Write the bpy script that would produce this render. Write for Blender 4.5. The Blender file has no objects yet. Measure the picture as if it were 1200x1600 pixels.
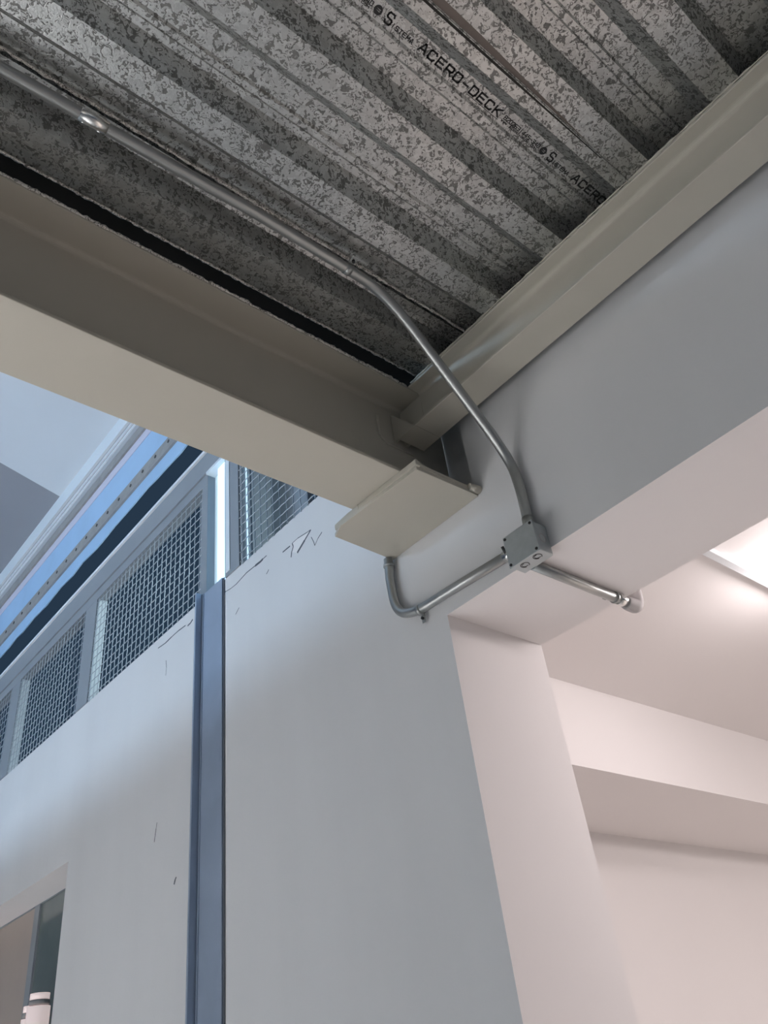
import bpy, bmesh, math, random
from mathutils import Vector, Matrix, Quaternion
random.seed(7)
SC = bpy.context.scene
COL = SC.collection
S = 1.6                      # metres per working unit
CH = 1.55                    # height of the camera above the floor, metres

def V(x, y, z):
    return Vector((S * x, S * y, S * z + CH))

# ------------------------------------------------------------------ camera
R = ((0.76451242, -0.30513399, -0.56781511),
     (-0.63406115, -0.51466953, -0.57713233),
     (-0.11613445, 0.80125434, -0.58694486))
cam_d = bpy.data.cameras.new('camera')
cam = bpy.data.objects.new('camera', cam_d)
COL.objects.link(cam)
cam.matrix_world = Matrix.Translation(V(0, 0, 0)) @ Matrix(R).to_4x4()
cam_d.sensor_fit = 'VERTICAL'
cam_d.sensor_height = 36.0
cam_d.lens = 36.0 * 1269.0 / 1600.0
cam_d.clip_start = 0.02
SC.camera = cam

# ------------------------------------------------------------------ world, lamps and added fills, exposure
SC.view_settings.view_transform = 'Standard'
SC.view_settings.look = 'None'
SC.view_settings.gamma = 1.0
SC.view_settings.use_curve_mapping = False
SC.view_settings.exposure = 0.0
w = bpy.data.worlds.new('night_sky')
SC.world = w
w.use_nodes = True
w.node_tree.nodes['Background'].inputs[0].default_value = (0.020, 0.038, 0.065, 1)
w.node_tree.nodes['Background'].inputs[1].default_value = 1.0

def area(name, loc, target, size, power, colour, size_y=None, spread=180):
    l = bpy.data.lights.new(name, 'AREA')
    l.energy = power
    l.color = colour
    l.size = size
    if size_y:
        l.shape = 'RECTANGLE'
        l.size_y = size_y
    l.spread = math.radians(spread)
    o = bpy.data.objects.new(name, l)
    o.location = loc
    o.rotation_euler = (Vector(target) - Vector(loc)).to_track_quat('-Z', 'Y').to_euler()
    COL.objects.link(o)
    return o

# added fill light behind the mesh windows, brightens their reveals
area('reveal_fill', V(1.6, 2.0, 1.75), V(1.0, 2.7, 1.35), 0.35, 14, (0.72, 0.92, 1.0), 0.35)
# tubes of the high hall on the left: cool blue-white light coming over the added blocker slab
area('hall_lamp', V(-4.2, 3.4, 1.80), V(1.0, 2.2, 1.5), 2.6, 330, (0.50, 0.73, 1.0), 0.35)
# added fill lights, aimed at the floor so its bounce lifts the undersides
area('floor_fill_left', V(-2.0, 2.5, 0.95), V(-1.9, 2.4, -1.0), 2.6, 580, (0.92, 0.935, 1.0), 1.2, 115)
area('floor_fill_rear', V(-3.4, -1.2, 1.0), V(-2.6, -0.9, -1), 1.6, 22, (1.0, 0.93, 0.86), 1.2)  # weak added fill behind the camera
# right-hand room: two added unseen fill lights, then its own lamp
area('room_fill_far', V(2.3, -1.4, 0.84), V(2.3, -1.1, 0), 0.9, 118, (1.0, 0.92, 0.905), 0.9)
area('room_fill_back', V(3.8, -0.9, 0.84), V(3.8, -0.8, 0), 0.9, 118, (1.0, 0.92, 0.905), 0.9)
pl = bpy.data.lights.new('room_lamp', 'POINT')
pl.energy = 20
pl.color = (1.0, 0.91, 0.90)
pl.shadow_soft_size = 0.06
po = bpy.data.objects.new('room_lamp', pl)
po.location = V(1.80, 0.46, 0.80)
COL.objects.link(po)

# ------------------------------------------------------------------ helpers
def tag(o, label=None, cat=None, group=None, kind=None):
    if label: o['label'] = label
    if cat: o['category'] = cat
    if group: o['group'] = group
    if kind: o['kind'] = kind
    return o

def empty(name, loc, label, cat, group=None):
    o = bpy.data.objects.new(name, None)
    COL.objects.link(o)
    o.location = loc
    o.empty_display_size = 0.05
    return tag(o, label, cat, group)

class MB:
    """collects shapes in world metres, links them as one mesh"""
    def __init__(self):
        self.bm = bmesh.new()
    def face(self, pts):
        vs = [self.bm.verts.new(p) for p in pts]
        return self.bm.faces.new(vs)
    def box(self, x0, x1, y0, y1, z0, z1):
        ps = [V(x, y, z) for x in (x0, x1) for y in (y0, y1) for z in (z0, z1)]
        v = [self.bm.verts.new(p) for p in ps]
        for f in ((0, 1, 3, 2), (4, 6, 7, 5), (0, 4, 5, 1), (2, 3, 7, 6), (0, 2, 6, 4), (1, 5, 7, 3)):
            self.bm.faces.new([v[i] for i in f])
        return self
    def prism(self, prof, a, axis, c0, c1):
        """closed profile (list of 2-D working-unit points) swept along an axis"""
        def P(q, c):
            return V(c, q[0], q[1]) if axis == 'x' else (V(q[0], c, q[1]) if axis == 'y' else V(q[0], q[1], c))
        A = [self.bm.verts.new(P(q, c0)) for q in prof]
        B = [self.bm.verts.new(P(q, c1)) for q in prof]
        n = len(prof)
        for i in range(n):
            self.bm.faces.new([A[i], A[(i + 1) % n], B[(i + 1) % n], B[i]])
        self.bm.faces.new(A)
        self.bm.faces.new(B[::-1])
        return self
    def tube(self, pts, r, n=16, cap=True):
        """round tube along world points, radius in metres"""
        pts = [Vector(p) for p in pts]
        rings = []
        t0 = (pts[1] - pts[0]).normalized()
        up = Vector((0, 0, 1)) if abs(t0.z) < 0.9 else Vector((0, 1, 0))
        u = t0.cross(up).normalized()
        for i, p in enumerate(pts):
            if i == 0: t = pts[1] - pts[0]
            elif i == len(pts) - 1: t = pts[-1] - pts[-2]
            else: t = (pts[i + 1] - p).normalized() + (p - pts[i - 1]).normalized()
            t.normalize()
            u = (u - t * u.dot(t)).normalized()
            v = t.cross(u)
            rr = r[i] if isinstance(r, (list, tuple)) else r
            rings.append([self.bm.verts.new(p + (u * math.cos(2 * math.pi * k / n) + v * math.sin(2 * math.pi * k / n)) * rr) for k in range(n)])
        for a, b in zip(rings, rings[1:]):
            for k in range(n):
                f = self.bm.faces.new([a[k], a[(k + 1) % n], b[(k + 1) % n], b[k]])
                f.smooth = True
        if cap:
            self.bm.faces.new(rings[0][::-1])
            self.bm.faces.new(rings[-1])
        return self
    def build(self, name, m, parent=None, bevel=0, seg=2):
        bmesh.ops.recalc_face_normals(self.bm, faces=self.bm.faces)
        me = bpy.data.meshes.new(name)
        self.bm.to_mesh(me)
        self.bm.free()
        me.materials.append(m)
        o = bpy.data.objects.new(name, me)
        COL.objects.link(o)
        if parent is not None:
            o.parent = parent
            o.matrix_parent_inverse = Matrix.Translation(-parent.location) if parent.type == 'EMPTY' else Matrix()
        if bevel:
            b = o.modifiers.new('bevel', 'BEVEL')
            b.width = bevel
            b.segments = seg
            b.limit_method = 'ANGLE'
            b.angle_limit = math.radians(40)
        return o

def smooth_path(pts, it=3):
    """Chaikin rounding of a polyline, ends kept"""
    pts = [Vector(p) for p in pts]
    for _ in range(it):
        q = [pts[0]]
        for a, b in zip(pts, pts[1:]):
            q.append(a * 0.75 + b * 0.25)
            q.append(a * 0.25 + b * 0.75)
        q.append(pts[-1])
        pts = q
    return pts

# ------------------------------------------------------------------ materials
def mat(name, col, rough=0.6, metal=0.0, bump=0.0, bscale=30.0, var=0.0, vscale=3.0, spec=0.5, coat=0):
    m = bpy.data.materials.new(name)
    m.use_nodes = True
    nt = m.node_tree
    b = nt.nodes['Principled BSDF']
    b.inputs['Base Color'].default_value = (*col, 1)
    b.inputs['Roughness'].default_value = rough
    b.inputs['Metallic'].default_value = metal
    b.inputs['Specular IOR Level'].default_value = spec
    tc = nt.nodes.new('ShaderNodeTexCoord')
    if var:
        n = nt.nodes.new('ShaderNodeTexNoise')
        n.inputs['Scale'].default_value = vscale
        n.inputs['Detail'].default_value = 5
        nt.links.new(tc.outputs['Object'], n.inputs['Vector'])
        mx = nt.nodes.new('ShaderNodeMixRGB')
        mx.blend_type = 'MIX'
        mx.inputs[1].default_value = (*[c * (1 - var) for c in col], 1)
        mx.inputs[2].default_value = (*[min(1, c * (1 + var)) for c in col], 1)
        nt.links.new(n.outputs['Fac'], mx.inputs[0])
        nt.links.new(mx.outputs[0], b.inputs['Base Color'])
    if bump:
        n2 = nt.nodes.new('ShaderNodeTexNoise')
        n2.inputs['Scale'].default_value = bscale
        n2.inputs['Detail'].default_value = 4
        nt.links.new(tc.outputs['Object'], n2.inputs['Vector'])
        bp = nt.nodes.new('ShaderNodeBump')
        bp.inputs['Strength'].default_value = bump
        bp.inputs['Distance'].default_value = 0.01
        nt.links.new(n2.outputs['Fac'], bp.inputs['Height'])
        nt.links.new(bp.outputs['Normal'], b.inputs['Normal'])
    return m

def emit(name, col, s):
    m = bpy.data.materials.new(name)
    m.use_nodes = True
    b = m.node_tree.nodes['Principled BSDF']
    b.inputs['Base Color'].default_value = (*col, 1)
    b.inputs['Emission Color'].default_value = (*col, 1)
    b.inputs['Emission Strength'].default_value = s
    return m

def spangle(name, dark, light, metal=0.55, rough=0.42, scale=58.0):
    """hot-dip zinc: leaf-shaped dark flecks between pale crystals"""
    m = bpy.data.materials.new(name)
    m.use_nodes = True
    nt = m.node_tree
    N = nt.nodes.new
    L = nt.links.new
    b = nt.nodes['Principled BSDF']
    tc = N('ShaderNodeTexCoord')
    wn = N('ShaderNodeTexNoise'); wn.inputs['Scale'].default_value = scale * 1.1; wn.inputs['Detail'].default_value = 2
    L(tc.outputs['Object'], wn.inputs['Vector'])
    sub = N('ShaderNodeVectorMath'); sub.operation = 'SUBTRACT'; sub.inputs[1].default_value = (0.5, 0.5, 0.5)
    L(wn.outputs['Color'], sub.inputs[0])
    sc = N('ShaderNodeVectorMath'); sc.operation = 'SCALE'; sc.inputs['Scale'].default_value = 0.035
    L(sub.outputs[0], sc.inputs[0])
    add = N('ShaderNodeVectorMath'); add.operation = 'ADD'
    L(tc.outputs['Object'], add.inputs[0]); L(sc.outputs[0], add.inputs[1])
    n1 = N('ShaderNodeTexNoise'); n1.inputs['Scale'].default_value = scale; n1.inputs['Detail'].default_value = 1.5; n1.inputs['Distortion'].default_value = 1.6
    n1.inputs['Roughness'].default_value = 0.55
    L(add.outputs[0], n1.inputs['Vector'])
    rp = N('ShaderNodeValToRGB')
    rp.color_ramp.elements[0].position = 0.435
    rp.color_ramp.elements[1].position = 0.465
    L(n1.outputs['Fac'], rp.inputs[0])
    # whole crystals with slightly different tone
    vo = N('ShaderNodeTexVoronoi'); vo.inputs['Scale'].default_value = scale * 1.3
    L(add.outputs[0], vo.inputs['Vector'])
    sep = N('ShaderNodeSeparateColor'); L(vo.outputs['Color'], sep.inputs[0])
    mr = N('ShaderNodeMapRange'); mr.inputs['To Min'].default_value = 0.85; mr.inputs['To Max'].default_value = 1.10
    L(sep.outputs[0], mr.inputs['Value'])
    mx = N('ShaderNodeMixRGB'); mx.inputs[1].default_value = (*dark, 1); mx.inputs[2].default_value = (*light, 1)
    L(rp.outputs[0], mx.inputs[0])
    mu = N('ShaderNodeVectorMath'); mu.operation = 'SCALE'
    L(mx.outputs[0], mu.inputs[0]); L(mr.outputs[0], mu.inputs['Scale'])
    L(mu.outputs[0], b.inputs['Base Color'])
    b.inputs['Metallic'].default_value = metal
    r2 = N('ShaderNodeMapRange'); r2.inputs['To Min'].default_value = rough + 0.12; r2.inputs['To Max'].default_value = rough - 0.06
    L(rp.outputs[0], r2.inputs['Value']); L(r2.outputs[0], b.inputs['Roughness'])
    bp = N('ShaderNodeBump'); bp.inputs['Strength'].default_value = 0.25; bp.inputs['Distance'].default_value = 0.004
    L(n1.outputs['Fac'], bp.inputs['Height']); L(bp.outputs['Normal'], b.inputs['Normal'])
    return m

M = {}
M['wall'] = mat('painted_plaster', (0.66, 0.66, 0.66), 0.75, bump=0.10, bscale=14, var=0.10, vscale=2.2, spec=0.3)
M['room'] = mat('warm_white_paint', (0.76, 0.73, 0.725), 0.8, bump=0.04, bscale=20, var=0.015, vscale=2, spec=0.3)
M['beam'] = mat('beige_steel_paint', (0.50, 0.47, 0.40), 0.68, bump=0.05, bscale=25, var=0.06, vscale=4)
M['deck'] = spangle('spangled_zinc', (0.21, 0.21, 0.20), (0.57, 0.58, 0.565), 0.88, 0.37)
M['zinc_edge'] = spangle('cut_zinc_edge', (0.16, 0.15, 0.13), (0.75, 0.73, 0.68), 0.4, 0.45, 90)
M['emt'] = mat('galvanised_tube', (0.40, 0.41, 0.40), 0.38, 0.75, var=0.08, vscale=30)
M['fitting'] = mat('bright_fitting', (0.80, 0.80, 0.78), 0.25, 0.9)
M['cast'] = mat('cast_grey_fitting', (0.42, 0.40, 0.40), 0.7, 0.0)
M['box'] = mat('zinc_box', (0.44, 0.48, 0.49), 0.45, 0.55, var=0.12, vscale=40)
M['channel'] = mat('blue_grey_zinc', (0.34, 0.41, 0.52), 0.40, 0.25, bump=0.05, bscale=6, var=0.2, vscale=5)
M['frame'] = mat('grey_window_paint', (0.27, 0.30, 0.33), 0.5, var=0.08, vscale=8)
M['frame_light'] = mat('pale_window_paint', (0.72, 0.78, 0.82), 0.5)
M['wire'] = mat('mesh_wire', (0.45, 0.50, 0.55), 0.45, 0.4)
M['ink'] = mat('black_ink', (0.012, 0.012, 0.012), 0.6)
M['dark'] = mat('dark_gap', (0.02, 0.018, 0.015), 0.9)
M['bolt'] = mat('dark_screw', (0.05, 0.05, 0.05), 0.4, 0.7)
M['blue'] = mat('sky_blue_sheet', (0.36, 0.56, 0.80), 0.5, var=0.12, vscale=4)
M['rail'] = mat('brown_grey_rail', (0.30, 0.30, 0.30), 0.6, var=0.25, vscale=18)
M['gutter'] = mat('white_gutter', (0.42, 0.44, 0.46), 0.5)
M['roof_white'] = mat('white_roof_sheet', (0.60, 0.66, 0.72), 0.6, var=0.05, vscale=2)
M['roof_grey'] = mat('grey_roof_sheet', (0.27, 0.29, 0.33), 0.6, var=0.05, vscale=2)
M['panel'] = mat('grey_cladding', (0.32, 0.36, 0.40), 0.6)
M['panel_pale'] = mat('pale_cladding', (0.62, 0.64, 0.66), 0.6)
M['crack'] = mat('crack_dark', (0.10, 0.11, 0.13), 0.9)  # dark grey of the cracks and the channel's edge gap
M['peel'] = mat('bare_plaster', (0.78, 0.76, 0.75), 0.9)
M['tile'] = mat('pale_floor_tile', (0.72, 0.68, 0.64), 0.5)
M['floor'] = mat('concrete_floor', (0.45, 0.43, 0.40), 0.6, var=0.1, vscale=1)
M['glow_strip'] = emit('glow_strip', (0.55, 0.80, 1.0), 1.25)  # emission stands in for strong light on white faces
M['recess_glow'] = emit('recess_glow_pale', (0.50, 0.64, 0.72), 0.55)  # weaker emission, imitates the lit back of the recess
M['lamp'] = emit('lamp_diffuser', (1.0, 0.94, 0.97), 9.0)

# faint vertical streaks in the wall colour
nt = M['wall'].node_tree
mp = nt.nodes.new('ShaderNodeMapping'); mp.inputs['Scale'].default_value = (1.0, 1.0, 0.12)
tcn = [n for n in nt.nodes if n.type == 'TEX_COORD'][0]
nz = [n for n in nt.nodes if n.type == 'TEX_NOISE' and abs(n.inputs['Scale'].default_value - 2.2) < 0.01][0]
nt.links.new(tcn.outputs['Object'], mp.inputs['Vector']); nt.links.new(mp.outputs[0], nz.inputs['Vector'])

# ------------------------------------------------------------------ big structure
def struct(name, mb, m, parent=None, **k):
    o = mb.build(name, m, parent, **k)
    if parent is None: o['kind'] = 'structure'
    return o

ZF = -CH / S
struct('floor', MB().box(-7, 6, -5, 7, ZF - 0.06, ZF), M['floor'])
# unseen slab behind the camera, added to block hall light from the lower wall
struct('light_blocker', MB().box(-3.1, -1.5, 1.1, 7.0, 1.22, 1.33), M['beam'])

# wall of the high hall with the concrete lintel beam running to the right
wl = MB()
wl.box(1, 1.265, 0.89, 2.60, ZF, 0.7153)                 # pier beside the opening
wl.box(1, 1.265, 3.9, 6.0, ZF, 0.7153)
wl.box(1, 1.265, 0.97, 6.0, 0.7153, 1.225)               # wall under the windows
wl.box(1, 1.265, 0.89, 0.97, 0.7153, 0.918)
wl.box(1, 1.265, 0.765, 0.89, 0.7153, 0.918)
wl.box(1, 1.265, -4, 0.765, 0.7153, 1.32)              # concrete beam
wl.box(1.06, 1.265, 0.765, 0.97, 0.918, 1.32)          # back of the bearing pocket
wall = struct('wall_front', wl, M['wall'])
# the pier reveal and the beam soffit are given the lighter, warmer room material
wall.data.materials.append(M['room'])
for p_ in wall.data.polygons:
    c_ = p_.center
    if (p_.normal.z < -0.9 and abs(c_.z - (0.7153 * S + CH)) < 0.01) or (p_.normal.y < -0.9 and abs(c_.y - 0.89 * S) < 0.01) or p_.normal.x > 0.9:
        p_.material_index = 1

# right-hand room
struct('ceiling', MB().box(1.265, 5.2, -4, 1.187, 0.86, 0.90), M['room'])
struct('trim_1', MB().box(1.265, 5.2, 1.187, 1.60, 0.6254, 0.90), M['room'])
struct('floor_room', MB().box(1.265, 5.2, -4, 1.6, ZF, ZF + 0.012), M['tile'])
struct('wall_left', MB().box(1.265, 5.2, 1.60, 1.72, ZF, 0.90), M['room'])
struct('wall_back', MB().box(5.2, 5.3, -4, 1.72, ZF, 0.90), M['room'])

# sloped roof of the high hall
def roof_z(x): return 2.47 - 0.29 * (x - 0.98)
def roof(name, y0, y1, m):
    b = MB()
    for dz in (0,):
        p = [(0.98, roof_z(0.98)), (-6, roof_z(-6)), (-6, roof_z(-6) + 0.03), (0.98, roof_z(0.98) + 0.03)]
        b.prism(p, 0, 'y', y0, y1)
    return struct(name, b, m)
roof('ceiling_sheet', 0.6, 3.125, M['roof_white'])
roof('ceiling_sheet_grey', 3.125, 8.0, M['roof_grey'])

# ------------------------------------------------------------------ steel deck
Z0, Z1 = 1.18, 1.215
G = 0.004
main = [(-0.36, Z1), (-0.29, Z1), (-0.27, Z0), (-0.22, Z0), (-0.20, Z1), (-0.14, Z1), (-0.12, Z0), (-0.07, Z0), (-0.05, Z1), (0.012, Z1),
        (0.030, Z0), (0.078, Z0), (0.103, Z1), (0.133, Z1), (0.136, Z1 - G), (0.146, Z1 - G), (0.149, Z1), (0.177, Z1), (0.195, Z0), (0.236, Z0), (0.2365, Z0 - 0.004), (0.2385, Z0 - 0.004)]
main2 = [(0.238, Z0 + 0.002), (0.259, Z0), (0.281, Z1), (0.308, Z1), (0.312, Z1 - G), (0.326, Z1 - G), (0.330, Z1), (0.357, Z1), (0.378, Z0), (0.424, Z0), (0.446, Z1),
         (0.480, Z1), (0.484, Z1 - G), (0.493, Z1 - G), (0.497, Z1), (0.509, Z1), (0.531, Z0), (0.577, Z0), (0.599, Z1), (0.6386, Z1), (0.6395, Z1 - 0.005)]
edge_sheet = [(0.628, Z1 + 0.012), (0.650, Z1 + 0.012), (0.653, Z1 + 0.004), (0.668, Z1 + 0.004), (0.672, Z1 + 0.010), (0.682, Z1 + 0.008), (0.700, Z0), (0.736, Z0), (0.754, Z1), (0.786, Z1), (0.787, Z1 - 0.004)]
def sheet(prof, x0, x1):
    b = MB()
    t = 0.0012
    up = [(y, z + t) for y, z in prof]
    b.prism(prof + up[::-1], 0, 'x', x0, x1)
    return b
X0D, X1D = -3.2, 1.0
def deck(label, prof):
    o = sheet(prof, X0D, X1D).build('steel_deck_sheet', M['deck'])
    return tag(o, label, 'deck sheet', 'galvanised floor deck sheets')
d1 = deck('spangled galvanised deck sheet at the top right, beyond the lap with the brown stripe', main)
d2 = deck('spangled galvanised deck sheet printed with black lettering', main2)
d3 = deck('narrow spangled deck sheet running beside the long beige beam, behind the conduit', edge_sheet)
b = MB(); b.prism([(-3.0, 0.2372), (-3.0, 0.2412), (0.60, 0.2412), (0.83, 0.2390), (0.83, 0.2378)], 0, 'z', Z0 - 0.0046, Z0 - 0.0041)
b.build('seam_gap', M['dark'], d1)
b = MB(); b.prism([(-3.0, 0.2205), (-3.0, 0.2350), (0.80, 0.2350), (0.55, 0.2250), (0.30, 0.2200)], 0, 'z', Z0 - 0.0006, Z0 - 0.0002)
b.build('primer_stripe', mat('brown_primer', (0.13, 0.105, 0.09), 0.45, var=0.2, vscale=12), d1)
# the slab poured over the deck closes it from above
slab = MB().box(X0D, 1.0, -0.36, 1.02, 1.262, 1.34)
struct('ceiling_slab', slab, M['dark'])

# jagged rolled edges of the sheets
def jag(name, y, z, x0, x1, r, parent, m, amp=1.0):
    pts, rr = [], []
    n = int((x1 - x0) / 0.006)
    for i in range(n + 1):
        x = x0 + (x1 - x0) * i / n
        pts.append(V(x, y + random.uniform(-1, 1) * 0.0009 * amp, z + random.uniform(-1, 1) * 0.0009 * amp))
        rr.append(r * S * random.uniform(0.6, 1.3))
    return MB().tube(pts, rr, 7).build(name, m, parent)
jag('rolled_edge', 0.6400, Z1 - 0.006, 0.0, 1.0, 0.0026, d2, M['zinc_edge'])
jag('rolled_edge', 0.7865, Z1 - 0.004, -0.2, 0.97, 0.0024, d3, M['zinc_edge'])

# ------------------------------------------------------------------ printed lettering (one stroke font of our own)
F = {
 'A': [[(0, 0), (.42, 1), (.58, 1), (1, 0)], [(.16, .32), (.84, .32)]],
 'C': [[(1, .8), (.85, 1), (.15, 1), (0, .85), (0, .15), (.15, 0), (.85, 0), (1, .2)]],
 'E': [[(1, 1), (0, 1), (0, 0), (1, 0)], [(0, .5), (.85, .5)]],
 'R': [[(0, 0), (0, 1), (.85, 1), (1, .85), (1, .55), (.85, .42), (0, .42)], [(.55, .42), (1, 0)]],
 'O': [[(.15, 0), (0, .15), (0, .85), (.15, 1), (.85, 1), (1, .85), (1, .15), (.85, 0), (.15, 0)]],
 '-': [[(.1, .45), (.9, .45)]],
 'D': [[(0, 0), (0, 1), (.8, 1), (1, .8), (1, .2), (.8, 0), (0, 0)]],
 'K': [[(0, 0), (0, 1)], [(1, 1), (.05, .45)], [(.3, .58), (1, 0)]],
 'S': [[(1, .8), (.85, 1), (.15, 1), (0, .85), (0, .62), (.15, .52), (.85, .48), (1, .38), (1, .15), (.85, 0), (.15, 0), (0, .2)]],
 'I': [[(.5, 0), (.5, 1)]],
 'T': [[(0, 1), (1, 1)], [(.5, 1), (.5, 0)]],
 'M': [[(0, 0), (0, 1), (.5, .4), (1, 1), (1, 0)]],
 '|': [[(.5, -.2), (.5, 1.2)]],
 '/': [[(.2, -.1), (.8, 1.1)]],
 '.': [[(.4, 0), (.6, 0)]],
 '0': [[(.1, 0), (0, .2), (0, .8), (.1, 1), (.9, 1), (1, .8), (1, .2), (.9, 0), (.1, 0)]],
 '2': [[(0, .8), (.15, 1), (.85, 1), (1, .8), (1, .6), (0, .1), (0, 0), (1, 0)]],
 '3': [[(0, 1), (1, 1), (1, 0), (0, 0)], [(.3, .5), (1, .5)]],
 '4': [[(.8, 0), (.8, 1), (0, .3), (1, .3)]],
 '5': [[(1, 1), (0, 1), (0, .55), (1, .55), (1, 0), (0, 0)]],
 '6': [[(1, 1), (0, 1), (0, 0), (1, 0), (1, .5), (0, .5)]],
 '8': [[(0, 0), (0, 1), (1, 1), (1, 0), (0, 0)], [(0, .5), (1, .5)]],
 'W': [[(0, 1), (.25, 0), (.5, .7), (.75, 0), (1, 1)]],
}
ZT = Z1 - 0.0005
def stroke(mb, pts, wd):
    """thin ink ribbon; pts are (X, Y) working units on the sheet"""
    for (a, b) in zip(pts, pts[1:]):
        a = Vector(a); b = Vector(b)
        d = b - a
        if d.length < 1e-9: continue
        d.normalize()
        nrm = Vector((-d.y, d.x)) * wd / 2
        a2 = a - d * wd * 0.45; b2 = b + d * wd * 0.45
        mb.prism([(a2 + nrm)[:], (b2 + nrm)[:], (b2 - nrm)[:], (a2 - nrm)[:]], 0, 'z', ZT, ZT + 0.0002)
def text(mb, s, x, y, h, cw, gap, wd, slant=0.0):
    """letters run along +X, tops point to -Y"""
    for ch in s:
        if ch != ' ':
            for st in F[ch]:
                stroke(mb, [(x + (px + slant * py) * cw, y - py * h) for px, py in st], wd)
        x += cw + gap
    return x
def print_block(x):
    """one repeat of the printed line; x = centre of the round mark"""
    pieces = []
    b = MB()
    y = 0.3008
    ring = []
    for k in range(28):
        a = 2 * math.pi * k / 28
        ring.append((x + 0.0066 * math.cos(a), 0.2955 + 0.0066 * math.sin(a)))
    b.prism(ring, 0, 'z', ZT, ZT + 0.0002)
    pieces.append(('round_mark', b))
    b = MB()
    text(b, 'S', x + 0.0150, 0.3020, 0.0150, 0.0100, 0, 0.0026)
    text(b, 'ISTEMA', x + 0.0275, 0.3012, 0.0058, 0.0046, 0.0023, 0.0014)
    text(b, 'ACERO-DECK', x + 0.0790, 0.3012, 0.0122, 0.0118, 0.0054, 0.0029)
    x2 = x + 0.079 + 6 * 0.0172
    stroke(b, [(x2 + 0.0005, 0.3042), (x2 + 0.0665, 0.3042)], 0.0009)
    text(b, '820263|445-340', x + 0.2560, 0.2975, 0.0062, 0.0042, 0.0018, 0.0013)
    text(b, 'WWW.ACERO-DECK.COM', x + 0.2545, 0.3022, 0.0028, 0.0034, 0.0012, 0.0009)
    pieces.append(('printed_lettering', b))
    return pieces
M['mark_inner'] = mat('mark_inner', (0.30, 0.29, 0.28), 0.5)
for xx in (0.4192 - 0.3487, 0.4192, 0.7679):
    for nm, b in print_block(xx):
        o = b.build(nm, M['ink'], d2)
        o['label'] = 'black printed ' + ('round mark' if nm == 'round_mark' else 'lettering')
    b = MB()
    for s_ in (-1, 1):
        b.prism([(xx - 0.0035, 0.2955 + s_ * 0.0012 - 0.0005), (xx + 0.0035, 0.2955 + s_ * 0.0012 - 0.0009), (xx + 0.003, 0.2955 + s_ * 0.0012 + 0.0006)], 0, 'z', ZT - 0.0002, ZT)
    b.build('mark_wave', M['mark_inner'], d2)

# ------------------------------------------------------------------ steel beams
def ibeam_x(x0, x1, yc, hw, zb, zt, tf, tw):
    r = 0.010
    def arc(cy, cz, a0, a1, n=5):
        return [(cy + r * math.cos(math.radians(a0 + (a1 - a0) * k / n)), cz + r * math.sin(math.radians(a0 + (a1 - a0) * k / n))) for k in range(n + 1)]
    p = [(yc - hw, zb), (yc + hw, zb), (yc + hw, zb + tf)]
    p += [(yc + tw + r, zb + tf)] + arc(yc + tw + r, zb + tf + r, 270, 180)[1:]
    p += arc(yc + tw + r, zt - tf - r, 180, 90)
    p += [(yc + hw, zt - tf), (yc + hw, zt), (yc - hw, zt), (yc - hw, zt - tf)]
    p += arc(yc - tw - r, zt - tf - r, 90, 0)
    p += arc(yc - tw - r, zb + tf + r, 0, -90)
    p += [(yc - hw, zb + tf)]
    return p
YC, HW = 0.8665, 0.0685
long_beam = empty('steel_beam', V(0.2, YC, 0.925), 'long beige painted steel beam crossing the left half, carried on the bearing plate', 'steel beam')
b = MB(); b.prism(ibeam_x(0, 0, YC, HW, 0.925, 1.178, 0.0075, 0.004), 0, 'x', -3.2, 1.055)
b.build('beam_section', M['beam'], long_beam, bevel=0.002)
b = MB(); b.tube([V(0.868, YC - 0.0042, 1.074), V(0.868, YC - 0.0042, 1.13)], 0.006, 8)
b.tube([V(0.868, YC - 0.0042, 1.074), V(0.885, YC - 0.0042, 1.062), V(0.955, YC - 0.0042, 1.062)], 0.005, 8)
b.build('weld_bead', M['beam'], long_beam)
# jagged zinc strip on the flange edge
jag('closure_strip', YC - HW - 0.0002, 1.1775, -0.2, 0.90, 0.0030, long_beam, M['zinc_edge'], 1.2)

XC, XH = 0.938, 0.034
short_beam = empty('steel_beam', V(XC, 0.3, 1.07), 'smaller beige painted steel beam running along the concrete beam to the top right', 'steel beam')
b = MB()
p = ibeam_x(0, 0, XC, XH, 1.070, 1.178, 0.0055, 0.003)
# full section up to the long beam's flange edge, then coped under it
b.prism(p, 0, 'y', -4, YC - HW - 0.0005)
b.build('beam_section', M['beam'], short_beam, bevel=0.002)
b = MB()
b.box(XC - XH, XC + XH, YC - HW - 0.0005, YC - 0.02, 1.070, 1.0755)
b.box(XC - 0.003, XC + 0.003, YC - HW - 0.0005, YC - 0.0045, 1.0755, 1.168)
b.prism([(YC - HW + 0.004, 1.0755), (YC - 0.005, 1.0755), (YC - 0.005, 1.150)], 0, 'x', XC - XH + 0.002, XC - XH + 0.008)
b.build('coped_end', M['beam'], short_beam)
b = MB()
b.tube([V(XC - XH - 0.001, y * 0.012 - 4 + 0.0, 1.179 + random.uniform(-.0008, .0008)) for y in range(0, 400)], [S * random.uniform(.0008, .0028) for _ in range(400)], 6)
b.build('mortar_edge', M['beam'], short_beam)

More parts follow.
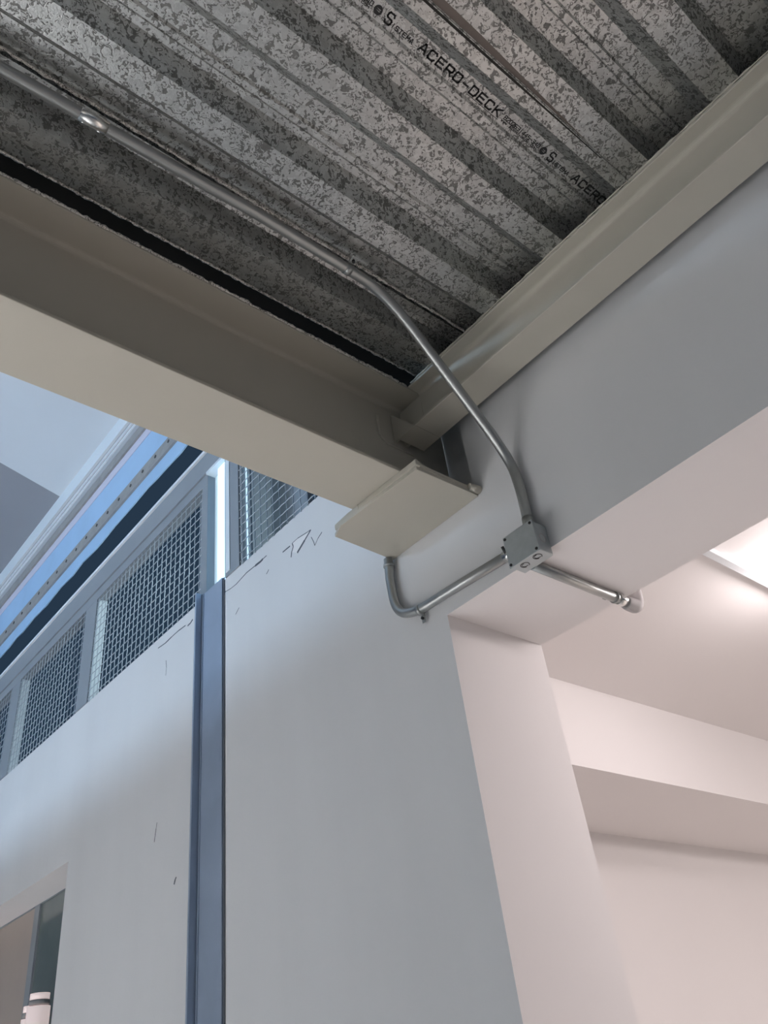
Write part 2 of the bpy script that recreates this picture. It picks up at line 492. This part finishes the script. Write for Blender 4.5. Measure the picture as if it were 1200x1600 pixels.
# bearing plate bracket
br = empty('bearing_bracket', V(0.92, 0.88, 0.905), 'cream steel bearing plate under the end of the long beam, fixed to the wall', 'bracket')
b = MB()
b.prism([(0.8445, 0.7600), (1.000, 0.7575), (1.000, 1.0100), (0.8440, 1.0030), (0.8310, 0.9680)], 0, 'z', 0.905, 0.9125)
b.build('bottom_plate', M['beam'], br, bevel=0.0015)
b = MB()
b.prism([(0.8400, 0.7560), (0.8520, 0.7560), (0.8520, 0.9930), (0.8370, 0.9930), (0.8345, 0.95)], 0, 'z', 0.9125, 0.9245)
b.build('edge_bar', M['beam'], br, bevel=0.002)
b = MB()
b.box(0.853, 0.995, 0.7590, 0.7700, 0.9125, 0.9225)
b.build('side_bar', M['beam'], br, bevel=0.002)
b = MB(); b.tube([V(0.975, 0.756, 0.916), V(0.9995, 0.7525, 0.916)], [0.012, 0.0135], 12)
b.build('weld_lump', M['beam'], br)
b = MB(); b.tube([V(0.836 , 0.917, 0.9115), V(0.836, 0.917, 0.9245)], 0.003, 6)
b.build('tack_weld', M['beam'], br)
b = MB()
b.box(0.90, 0.99, 0.80, 0.955, 0.9125, 0.925)
b.build('packer', M['dark'], br)

# ------------------------------------------------------------------ conduits
RR = 0.0094 * S
def strap(parent, at, axis, normal, side, w=0.018, name='strap'):
    """one-hole strap: ring round the tube with an ear and a screw"""
    b = MB()
    a = Vector(axis).normalized()
    b.tube([Vector(at) - a * w / 2, Vector(at) + a * w / 2], RR * 1.13, 18)
    n = Vector(normal).normalized(); s_ = Vector(side).normalized()
    c = Vector(at) + s_ * RR * 1.8 + n * RR * 0.55
    for sgn in (0,):
        p = []
        for u_, v_ in ((-1, -1), (1, -1), (1, 1), (-1, 1)):
            p.append(c + a * u_ * w / 2 + s_ * v_ * RR * 0.9)
        q = [x + n * 0.0025 for x in p]
        A = [b.bm.verts.new(x) for x in p]; B = [b.bm.verts.new(x) for x in q]
        b.bm.faces.new(A[::-1]); b.bm.faces.new(B)
        for i in range(4): b.bm.faces.new([A[i], A[(i + 1) % 4], B[(i + 1) % 4], B[i]])
    o = b.build(name, M['emt'], parent)
    b = MB(); b.tube([c - n * 0.007, c + n * 0.001], 0.0045, 10)
    b.build('screw', M['bolt'], o)
    return o

ZC = 1.1685
c1 = empty('conduit', V(0.69, 0.64, ZC), 'long galvanised conduit strapped under the steel deck and bent down to the junction box', 'conduit')
raw = [V(-2.6, 0.664, ZC), V(0.0425, 0.6442, ZC), V(0.2911, 0.6375, ZC), V(0.4336, 0.633, ZC), V(0.600, 0.634, ZC)]
bend = smooth_path([V(0.60, 0.634, ZC), V(0.708, 0.637, ZC + 0.001), V(0.84, 0.648, 1.055), V(0.986, 0.6600, 0.925), V(0.986, 0.6535, 0.850), V(0.986, 0.6550, 0.80)], 4)
b = MB(); b.tube(raw[:-1] + bend + [V(0.986, 0.6565, 0.756)], RR, 20)
b.build('tube', M['emt'], c1)
b = MB(); b.tube([V(0.150, 0.6412, ZC), V(0.1900, 0.6402, ZC)], RR * 1.10, 18)
cp = b.build('coupling', M['fitting'], c1)
for q in (0.158, 0.181):
    b = MB(); b.tube([V(q, 0.6405, ZC), V(q, 0.6485, ZC - 0.008)], 0.0045, 8); b.build('set_screw', M['fitting'], cp)
strap(c1, V(0.6215, 0.6345, ZC), (1, 0, 0), (0, 0, 1), (0, -1, 0))
b = MB(); b.tube([V(0.986, 0.6556, 0.784), V(0.986, 0.6563, 0.762)], RR * 1.12, 18); b.build('connector_sleeve', M['emt'], c1)

c2 = empty('conduit', V(0.9865, 0.85, 0.748), 'short galvanised conduit on the wall, curving from the junction box up to the bearing plate', 'conduit')
path = [V(0.9865, 0.700, 0.7400), V(0.9865, 0.86, 0.7475)] + smooth_path([V(0.9865, 0.87, 0.7480), V(0.9865, 0.958, 0.7500), V(0.9865, 1.008, 0.775), V(0.9865, 1.014, 0.85), V(0.9865, 1.012, 0.872)], 3) + [V(0.9865, 1.0105, 0.903)]
b = MB(); b.tube(path, RR, 20); b.build('tube', M['emt'], c2)
strap(c2, V(0.9865, 0.944, 0.7495), (0, 1, 0.02), (1, 0, 0), (0, 0, -1), 0.014)
b = MB(); b.tube([V(0.9865, 0.701, 0.7400), V(0.9865, 0.722, 0.7410)], RR * 1.15, 18); cn = b.build('connector', M['fitting'], c2)
b = MB(); b.tube([V(0.978, 0.712, 0.7405), V(0.972, 0.712, 0.7525)], 0.0045, 8); b.build('set_screw', M['bolt'], cn)
b = MB(); b.tube([V(0.9865, 1.0112, 0.884), V(0.9865, 1.0108, 0.890)], RR * 1.22, 18); b.build('top_collar', M['emt'], c2)

c3 = empty('conduit', V(1.12, 0.679, 0.7050), 'short straight conduit running under the concrete beam from the junction box into the bright room', 'conduit')
b = MB(); b.tube([V(0.998, 0.679, 0.7050), V(1.262, 0.6775, 0.7050)], RR * 0.98, 20); b.build('tube', M['emt'], c3)
b = MB(); b.tube([V(1.236, 0.6777, 0.7050), V(1.262, 0.6775, 0.7050)], RR * 1.15, 18); b.build('connector', M['fitting'], c3)
b = MB(); b.tube([V(1.225, 0.6777, 0.7050), V(1.229, 0.6777, 0.7050)], RR * 1.2, 18)
b.box(1.222, 1.231, 0.687, 0.700, 0.7120, 0.7150); b.build('strap', M['emt'], c3)

# cast elbow turning up behind the concrete beam
el = empty('conduit_elbow', V(1.285, 0.677, 0.705), 'grey cast elbow at the far end of the straight conduit, turning up behind the beam', 'conduit fitting')
b = MB()
def rr_box(mb, c, hx, hy, z0, z1):
    pr = []
    for k in range(24):
        a = 2 * math.pi * k / 24
        cx = math.copysign(abs(math.cos(a)) ** 0.6, math.cos(a)); sy = math.copysign(abs(math.sin(a)) ** 0.6, math.sin(a))
        pr.append((c[0] + hx * cx, c[1] + hy * sy))
    mb.prism(pr, 0, 'z', z0, z1)
pth = [V(1.260, 0.6775, 0.703), V(1.274, 0.6775, 0.703), V(1.293, 0.677, 0.704), V(1.2975, 0.677, 0.722), V(1.2975, 0.677, 0.75), V(1.2975, 0.677, 0.79)]
q_ = smooth_path(pth, 3)
b.tube(q_, [S * (0.0118 + 0.0045 * min(1, 1.6 * k / len(q_))) for k in range(len(q_))], 20)
b.build('elbow_body', M['cast'], el)
b = MB()
b.box(1.3120, 1.3155, 0.668, 0.686, 0.722, 0.79); b.build('cover_plate', M['cast'], el, bevel=0.003)
b = MB(); b.tube([V(1.2965, 0.677, 0.785), V(1.2965, 0.677, 0.862)], RR, 16); b.build('riser_tube', M['emt'], el)

# ------------------------------------------------------------------ junction box
jb = empty('junction_box', V(0.98, 0.667, 0.697), 'square galvanised junction box on the lower edge of the concrete beam where three conduits meet', 'junction box')
b = MB(); b.box(0.9645, 1.0, 0.6345, 0.6990, 0.6985, 0.7580); bx = b.build('box_body', M['box'], jb, bevel=0.003)
b = MB(); b.box(0.9620, 0.9645, 0.6333, 0.7003, 0.6970, 0.7590); cv = b.build('cover_plate', M['box'], jb, bevel=0.0015)
for yy, zz in ((0.6955, 0.7535), (0.638, 0.7535), (0.6955, 0.702), (0.638, 0.702)):
    b = MB(); b.tube([V(0.9606, yy, zz), V(0.9622, yy, zz)], 0.0042, 10); b.build('cover_screw', M['bolt'], cv)
def ring_xy(cx, cy, r, z, wd, a0=0, a1=360):
    b = MB(); n = 24
    for k in range(n):
        a, c = math.radians(a0 + (a1 - a0) * k / n), math.radians(a0 + (a1 - a0) * (k + 1) / n)
        b.prism([(cx + r * math.cos(a), cy + r * math.sin(a)), (cx + r * math.cos(c), cy + r * math.sin(c)),
                 (cx + (r - wd) * math.cos(c), cy + (r - wd) * math.sin(c)), (cx + (r - wd) * math.cos(a), cy + (r - wd) * math.sin(a))], 0, 'z', z - 0.0004, z + 0.0004)
    return b
for cx, cy in ((0.977, 0.6505), (0.978, 0.6795)):
    ring_xy(cx, cy, 0.0082, 0.6984, 0.0014, 20, 330).build('knockout', M['bolt'], bx)
    ring_xy(cx, cy, 0.0056, 0.6983, 0.0010, -30, 200).build('knockout', M['bolt'], bx)
def ring_xz(cx, cz, r, y, wd):
    b = MB(); n = 22
    for k in range(n):
        a, c = 2 * math.pi * k / n, 2 * math.pi * (k + 1) / n
        b.prism([(cx + r * math.cos(a), cz + r * math.sin(a)), (cx + r * math.cos(c), cz + r * math.sin(c)),
                 (cx + (r - wd) * math.cos(c), cz + (r - wd) * math.sin(c)), (cx + (r - wd) * math.cos(a), cz + (r - wd) * math.sin(a))], 0, 'y', y - 0.0004, y + 0.0004)
    return b
ring_xz(0.982, 0.728, 0.0085, 0.6345, 0.0012).build('knockout', M['cast'], bx)
b = MB(); b.tube([V(0.986, 0.6565, 0.758), V(0.986, 0.6563, 0.766)], RR * 1.3, 6); b.build('lock_nut', M['emt'], jb)

# ------------------------------------------------------------------ corner channel on the wall
ch = empty('corner_channel', V(0.99, 1.75, ZF), 'tall blue-grey galvanised steel channel fixed vertically on the wall', 'steel channel')
b = MB(); b.box(0.9940, 0.9990, 1.684, 1.797, ZF, 1.232); b.build('web', M['channel'], ch)
b = MB(); b.box(0.974, 0.9938, 1.790, 1.7975, ZF, 1.234); b.build('flange', M['channel'], ch, bevel=0.001)
b = MB(); b.box(0.9922, 0.9940, 1.782, 1.788, ZF, 1.232); b.build('seam_bead', M['channel'], ch)
b = MB(); b.box(0.9975, 0.9990, 1.6775, 1.6835, ZF, 1.2315); b.build('sealant_gap', M['crack'], ch)

# ------------------------------------------------------------------ windows with welded mesh
def wire_mesh(y0, y1, z0, z1, x, parent, step=0.0315):
    b = MB()
    r = 0.0015 * S
    n = int((y1 - y0) / step)
    zt = z1 - z0
    rows = int(zt / step)
    for i in range(n + 1):
        y = y0 + (i + .5) * (y1 - y0) / (n + 1)
        pts = []
        for k in range(rows * 2 + 1):
            z = z0 + zt * k / (rows * 2)
            pts.append(V(x + (0.0006 if (k + i) % 2 else -0.0006), y, z))
        b.tube(pts, r, 5)
    for j in range(rows + 1):
        z = z0 + (j + .5) * zt / (rows + 1)
        pts = []
        for k in range(n * 2 + 1):
            y = y0 + (y1 - y0) * k / (n * 2)
            pts.append(V(x + (-0.0006 if (k + j) % 2 else 0.0006), y, z))
        b.tube(pts, r, 5)
    return b.build('wire_mesh', M['wire'], parent)

def mesh_window(name, y0, y1, z1=1.632):
    """opening y0..y1 at the wall face, reveal behind, mesh in front"""
    root = bpy.data.objects.new(name, None); COL.objects.link(root); root.location = V(1.0, (y0 + y1) / 2, 1.225)
    root['kind'] = 'structure'
    b = MB(); b.box(1.002, 1.0345, y1 - 0.004, y1 + 0.001, 1.225, z1 + 0.03); b.build('window_reveal', M['frame_light'], root)
    b = MB(); b.box(1.002, 1.034, y0 - 0.0, y1 + 0.012, z1 + 0.028, z1 + 0.040); b.build('window_reveal', M['frame_light'], root)
    b = MB(); b.box(1.020, 1.034, y0, y0 + 0.050, 1.225, z1 + 0.028); b.build('window_jamb', M['frame'], root)
    wire_mesh(y0, y1, 1.222, z1, 0.999, root)
    return root
w1 = mesh_window('window_1', 0.99, 1.597)
w2 = mesh_window('window_2', 1.807, 2.580)
w3 = mesh_window('window_3', 2.675, 3.330)
w4 = mesh_window('window_4', 3.425, 4.100)
# frame: head rail and posts
fr = empty('window_frame', V(1.0, 2.4, 1.225), 'grey painted steel frame of the long row of mesh windows above the wall', 'window frame')
def part(parent, nm, m, *bx, bevel=0.0015):
    b = MB(); b.box(*bx); return b.build(nm, m, parent, bevel=bevel)
part(fr, 'head_rail', M['frame'], 0.990, 1.034, 1.640, 6.0, 1.672, 1.760)
part(fr, 'head_rail', M['frame'], 0.990, 1.034, 0.97, 1.640, 1.672, 1.760)
part(fr, 'lower_rail', M['frame'], 0.9955, 1.034, 1.777, 6.0, 1.632, 1.6715)
part(fr, 'top_lip', M['frame_light'], 0.982, 0.998, 1.65, 6.0, 1.752, 1.764)
for a, c in ((1.597, 1.672), (1.773, 1.807), (2.580, 2.675), (3.330, 3.425), (4.10, 4.2)):
    part(fr, 'post', M['frame'], 0.996, 1.034, a, c, 1.2245, 1.674)
part(fr, 'post_edge', M['frame_light'], 0.9935, 0.9960, 1.643, 1.664, 1.236, 1.674)
# white recess between the posts, the light on it put in as emission
o = part(fr, 'pale_pane', M['recess_glow'], 1.022, 1.027, 1.664, 1.840, 1.2245, 1.690, bevel=0)
o['label'] = 'pale recess back with added glow'
part(fr, 'recess_soffit', M['frame_light'], 0.9885, 1.021, 1.6655, 1.7725, 1.6620, 1.6715, bevel=0)
o = part(fr, 'glow_strip', M['glow_strip'], 1.006, 1.0105, 1.664, 1.730, 1.2245, 1.668, bevel=0)
o['label'] = 'bright blue-white recess strip with added glow'
part(fr, 'glow_strip', M['glow_strip'], 1.020, 1.026, 1.590, 1.620, 1.2245, 1.672, bevel=0)  # bright strip beside the post, its light also put in as emission

# outside, seen through the mesh of the nearest window
cl = empty('cladding_panel', V(1.18, 1.6, 1.2), 'grey cladding panels standing behind the nearest mesh window', 'cladding')
part(cl, 'pale_panel', M['panel_pale'], 1.15, 1.17, 1.655, 1.765, 0.92, 2.1)
part(cl, 'grey_panel', M['panel'], 1.15, 1.17, 1.475, 1.655, 0.92, 2.1)
# ------------------------------------------------------------------ eave members above the windows
def rail(name, label, cat, m, x0, x1, z0, z1, y0=0.97, bevel=0.002):
    b = MB(); b.box(x0, x1, y0, 6.0, z0, z1)
    return tag(b.build(name, m, None, bevel=bevel), label, cat)
blue_lo = MB()
# ragged lower edge of the blue flashing
pts = []
yy = 0.97
while yy < 6.0:
    pts.append((yy, 1.912 + random.uniform(-0.010, 0.006)))
    yy += random.uniform(0.06, 0.16)
pts.append((6.0, 1.91))
for (ya, za), (yb, zb_) in zip(pts, pts[1:]):
    blue_lo.prism([(ya, za), (yb, zb_), (yb, 1.978), (ya, 1.978)], 0, 'x', 0.999, 1.004)
tag(blue_lo.build('flashing', M['blue']), 'narrow light blue flashing with a ragged lower edge, just above the dark gap', 'flashing')
br_ = empty('bolted_rail', V(1.0, 2.5, 1.98), 'brown-grey metal rail with a row of screws between the two blue strips', 'rail')
part(br_, 'rail_bar', M['rail'], 0.990, 1.004, 0.97, 6.0, 1.978, 2.036)
for k in range(26):
    yk = 1.75 + k * 0.1
    b = MB(); b.tube([V(0.988, yk, 2.012), V(0.9905, yk, 2.012)], 0.011, 8); b.build('screw', M['bolt'], br_)
rail('fascia_sheet', 'broad light blue sheet strip under the roof edge', 'fascia', M['blue'], 1.002, 1.008, 2.036, 2.235)
rail('pink_strip', 'pale lilac strip along the top of the blue fascia', 'strip', mat('lilac_paint', (0.60, 0.60, 0.72), 0.6), 0.9985, 1.0018, 2.200, 2.2445)
rail('roof_rail', 'brown-grey rail running along the top of the broad blue strip', 'rail', M['rail'], 0.990, 1.006, 2.245, 2.288)
gt = empty('gutter', V(0.98, 2.5, 2.29), 'white ribbed gutter trim along the edge of the sloping roof', 'gutter')
part(gt, 'gutter_face', M['gutter'], 0.988, 1.004, 0.97, 6.0, 2.288, 2.385)
part(gt, 'rib', M['frame_light'], 0.982, 0.990, 0.97, 6.0, 2.318, 2.328)
part(gt, 'rib', M['frame_light'], 0.982, 0.990, 0.97, 6.0, 2.350, 2.358)
part(gt, 'gutter_lip', M['frame_light'], 0.978, 1.004, 0.97, 6.0, 2.385, 2.475)

# ------------------------------------------------------------------ doorway window low on the left
root = bpy.data.objects.new('window_5', None); COL.objects.link(root); root.location = V(1.12, 3.2, ZF); root['kind'] = 'structure'
part(root, 'window_head', M['frame'], 1.118, 1.135, 2.60, 3.9, 0.712, 0.7150)
part(root, 'window_mullion', M['frame'], 1.116, 1.135, 3.120, 3.165, ZF, 0.712)
part(root, 'window_jamb', M['frame'], 1.118, 1.135, 2.60, 2.63, ZF, 0.712)
M['glass'] = mat('grey_green_glass', (0.13, 0.16, 0.16), 0.12, 0.0, var=0.3, vscale=3, spec=0.8)
M['tan'] = mat('tan_blind', (0.42, 0.36, 0.32), 0.5, var=0.15, vscale=2)
part(root, 'pane', M['glass'], 1.124, 1.128, 2.63, 3.120, ZF, 0.712, bevel=0)
part(root, 'pane', M['tan'], 1.124, 1.128, 3.165, 3.9, ZF, 0.712, bevel=0)
lt = empty('wall_light', V(1.10, 3.05, 0.34), 'small lit pinkish cylinder lamps in the window at the bottom left corner', 'lamp')
M['glow'] = emit('pink_glow', (0.80, 0.66, 0.64), 0.55)
for (yy, zz, r, h) in ((2.895, 0.30, 0.034, 0.105), (2.975, 0.30, 0.020, 0.082)):
    b = MB(); b.tube([V(1.07, yy, zz - 0.12), V(1.07, yy, zz + h - 0.035)], r * S, 18); b.build('lamp_shade', M['glow'], lt)
    b = MB(); b.tube([V(1.07, yy, zz + h - 0.030), V(1.07, yy, zz + h - 0.018)], r * S * 0.9, 18); b.build('collar', M['rail'], lt)
    b = MB(); b.tube([V(1.07, yy, zz + h - 0.018), V(1.07, yy, zz + h)], r * S * 0.85, 18); b.build('lamp_cap', M['glow'], lt)

# ------------------------------------------------------------------ cracks and peeled paint on the wall
def crack(pts, wd=0.0022, nm='crack'):
    b = MB()
    for (y0, z0), (y1, z1) in zip(pts, pts[1:]):
        a = Vector((y0, z0)); c = Vector((y1, z1)); d = (c - a).normalized()
        w0 = wd * random.uniform(0.5, 1.1)
        n = Vector((-d.y, d.x)) * w0 / 2
        b.prism([(a + n)[:], (c + n)[:], (c - n)[:], (a - n)[:]], 0, 'x', 0.9994, 1.0002)
    return b.build(nm, M['crack'], wall)
def wavy(y0, z0, y1, z1, n, amp):
    return [(y0 + (y1 - y0) * i / n, z0 + (z1 - z0) * i / n + random.uniform(-amp, amp)) for i in range(n + 1)]

crack([(1.683, 1.1852), (1.6479, 1.1789), (1.6191, 1.1776), (1.5681, 1.1849), (1.5241, 1.1831)], 0.003)
crack([(1.5241, 1.1831), (1.4998, 1.1816), (1.4880, 1.183)], 0.006)
crack([(1.4880, 1.183), (1.4704, 1.1838)], 0.002)
crack([(1.3978, 1.1518), (1.3802, 1.1518), (1.3654, 1.1514)], 0.003)
crack([(1.2769, 1.1251), (1.2695, 1.1076), (1.2656, 1.0938), (1.2514, 1.1064), (1.2346, 1.1141)], 0.0018)
crack([(1.4735, 1.1288), (1.4627, 1.1363)], 0.0018)
crack([(1.6235, 1.0865), (1.6066, 1.0982)], 0.0018)
crack([(2.0659, 1.193), (2.02, 1.1884), (1.9844, 1.1908), (1.9407, 1.1913), (1.8976, 1.1881)], 0.0035)
crack([(1.8845, 1.1805), (1.8678, 1.1817), (1.8556, 1.1874)], 0.006)
crack([(2.0102, 1.1271), (2.0058, 1.102), (2.0081, 1.0778)], 0.0015)
crack([(1.3553, 1.1539), (1.3309, 1.1545), (1.2932, 1.1484), (1.2768, 1.1468)], 0.0025)
crack([(1.2768, 1.1468), (1.3043, 1.1318), (1.337, 1.1146)], 0.0065)
crack([(1.3635, 1.1167), (1.3599, 1.1297), (1.3515, 1.1415), (1.3553, 1.1539)], 0.004)
pb = MB(); pb.prism([(1.3553, 1.1539), (1.3309, 1.1545), (1.2932, 1.1484), (1.2800, 1.1460), (1.3043, 1.1318), (1.337, 1.1146), (1.3599, 1.1297), (1.3515, 1.1415)], 0, 'x', 0.9997, 1.0001)
pb.build('peeled_patch', M['peel'], wall)
# hairline where the plaster of the beam meets the pier, and small chips
crack(wavy(2.02, 0.665, 2.03, 0.62, 3, 0.002), 0.002, 'chip')
crack(wavy(1.905, 0.505, 1.915, 0.49, 2, 0.002), 0.006, 'chip')
# ------------------------------------------------------------------ lamp in the right-hand room
lm = empty('ceiling_lamp', V(1.75, 0.48, 0.86), 'bright ceiling lamp with a pale housing strip at the right edge, in the bright room', 'ceiling lamp')
part(lm, 'housing', M['panel_pale'], 1.46, 2.10, 0.585, 0.603, 0.846, 0.860)
part(lm, 'diffuser', M['lamp'], 1.66, 1.95, 0.38, 0.50, 0.845, 0.858)
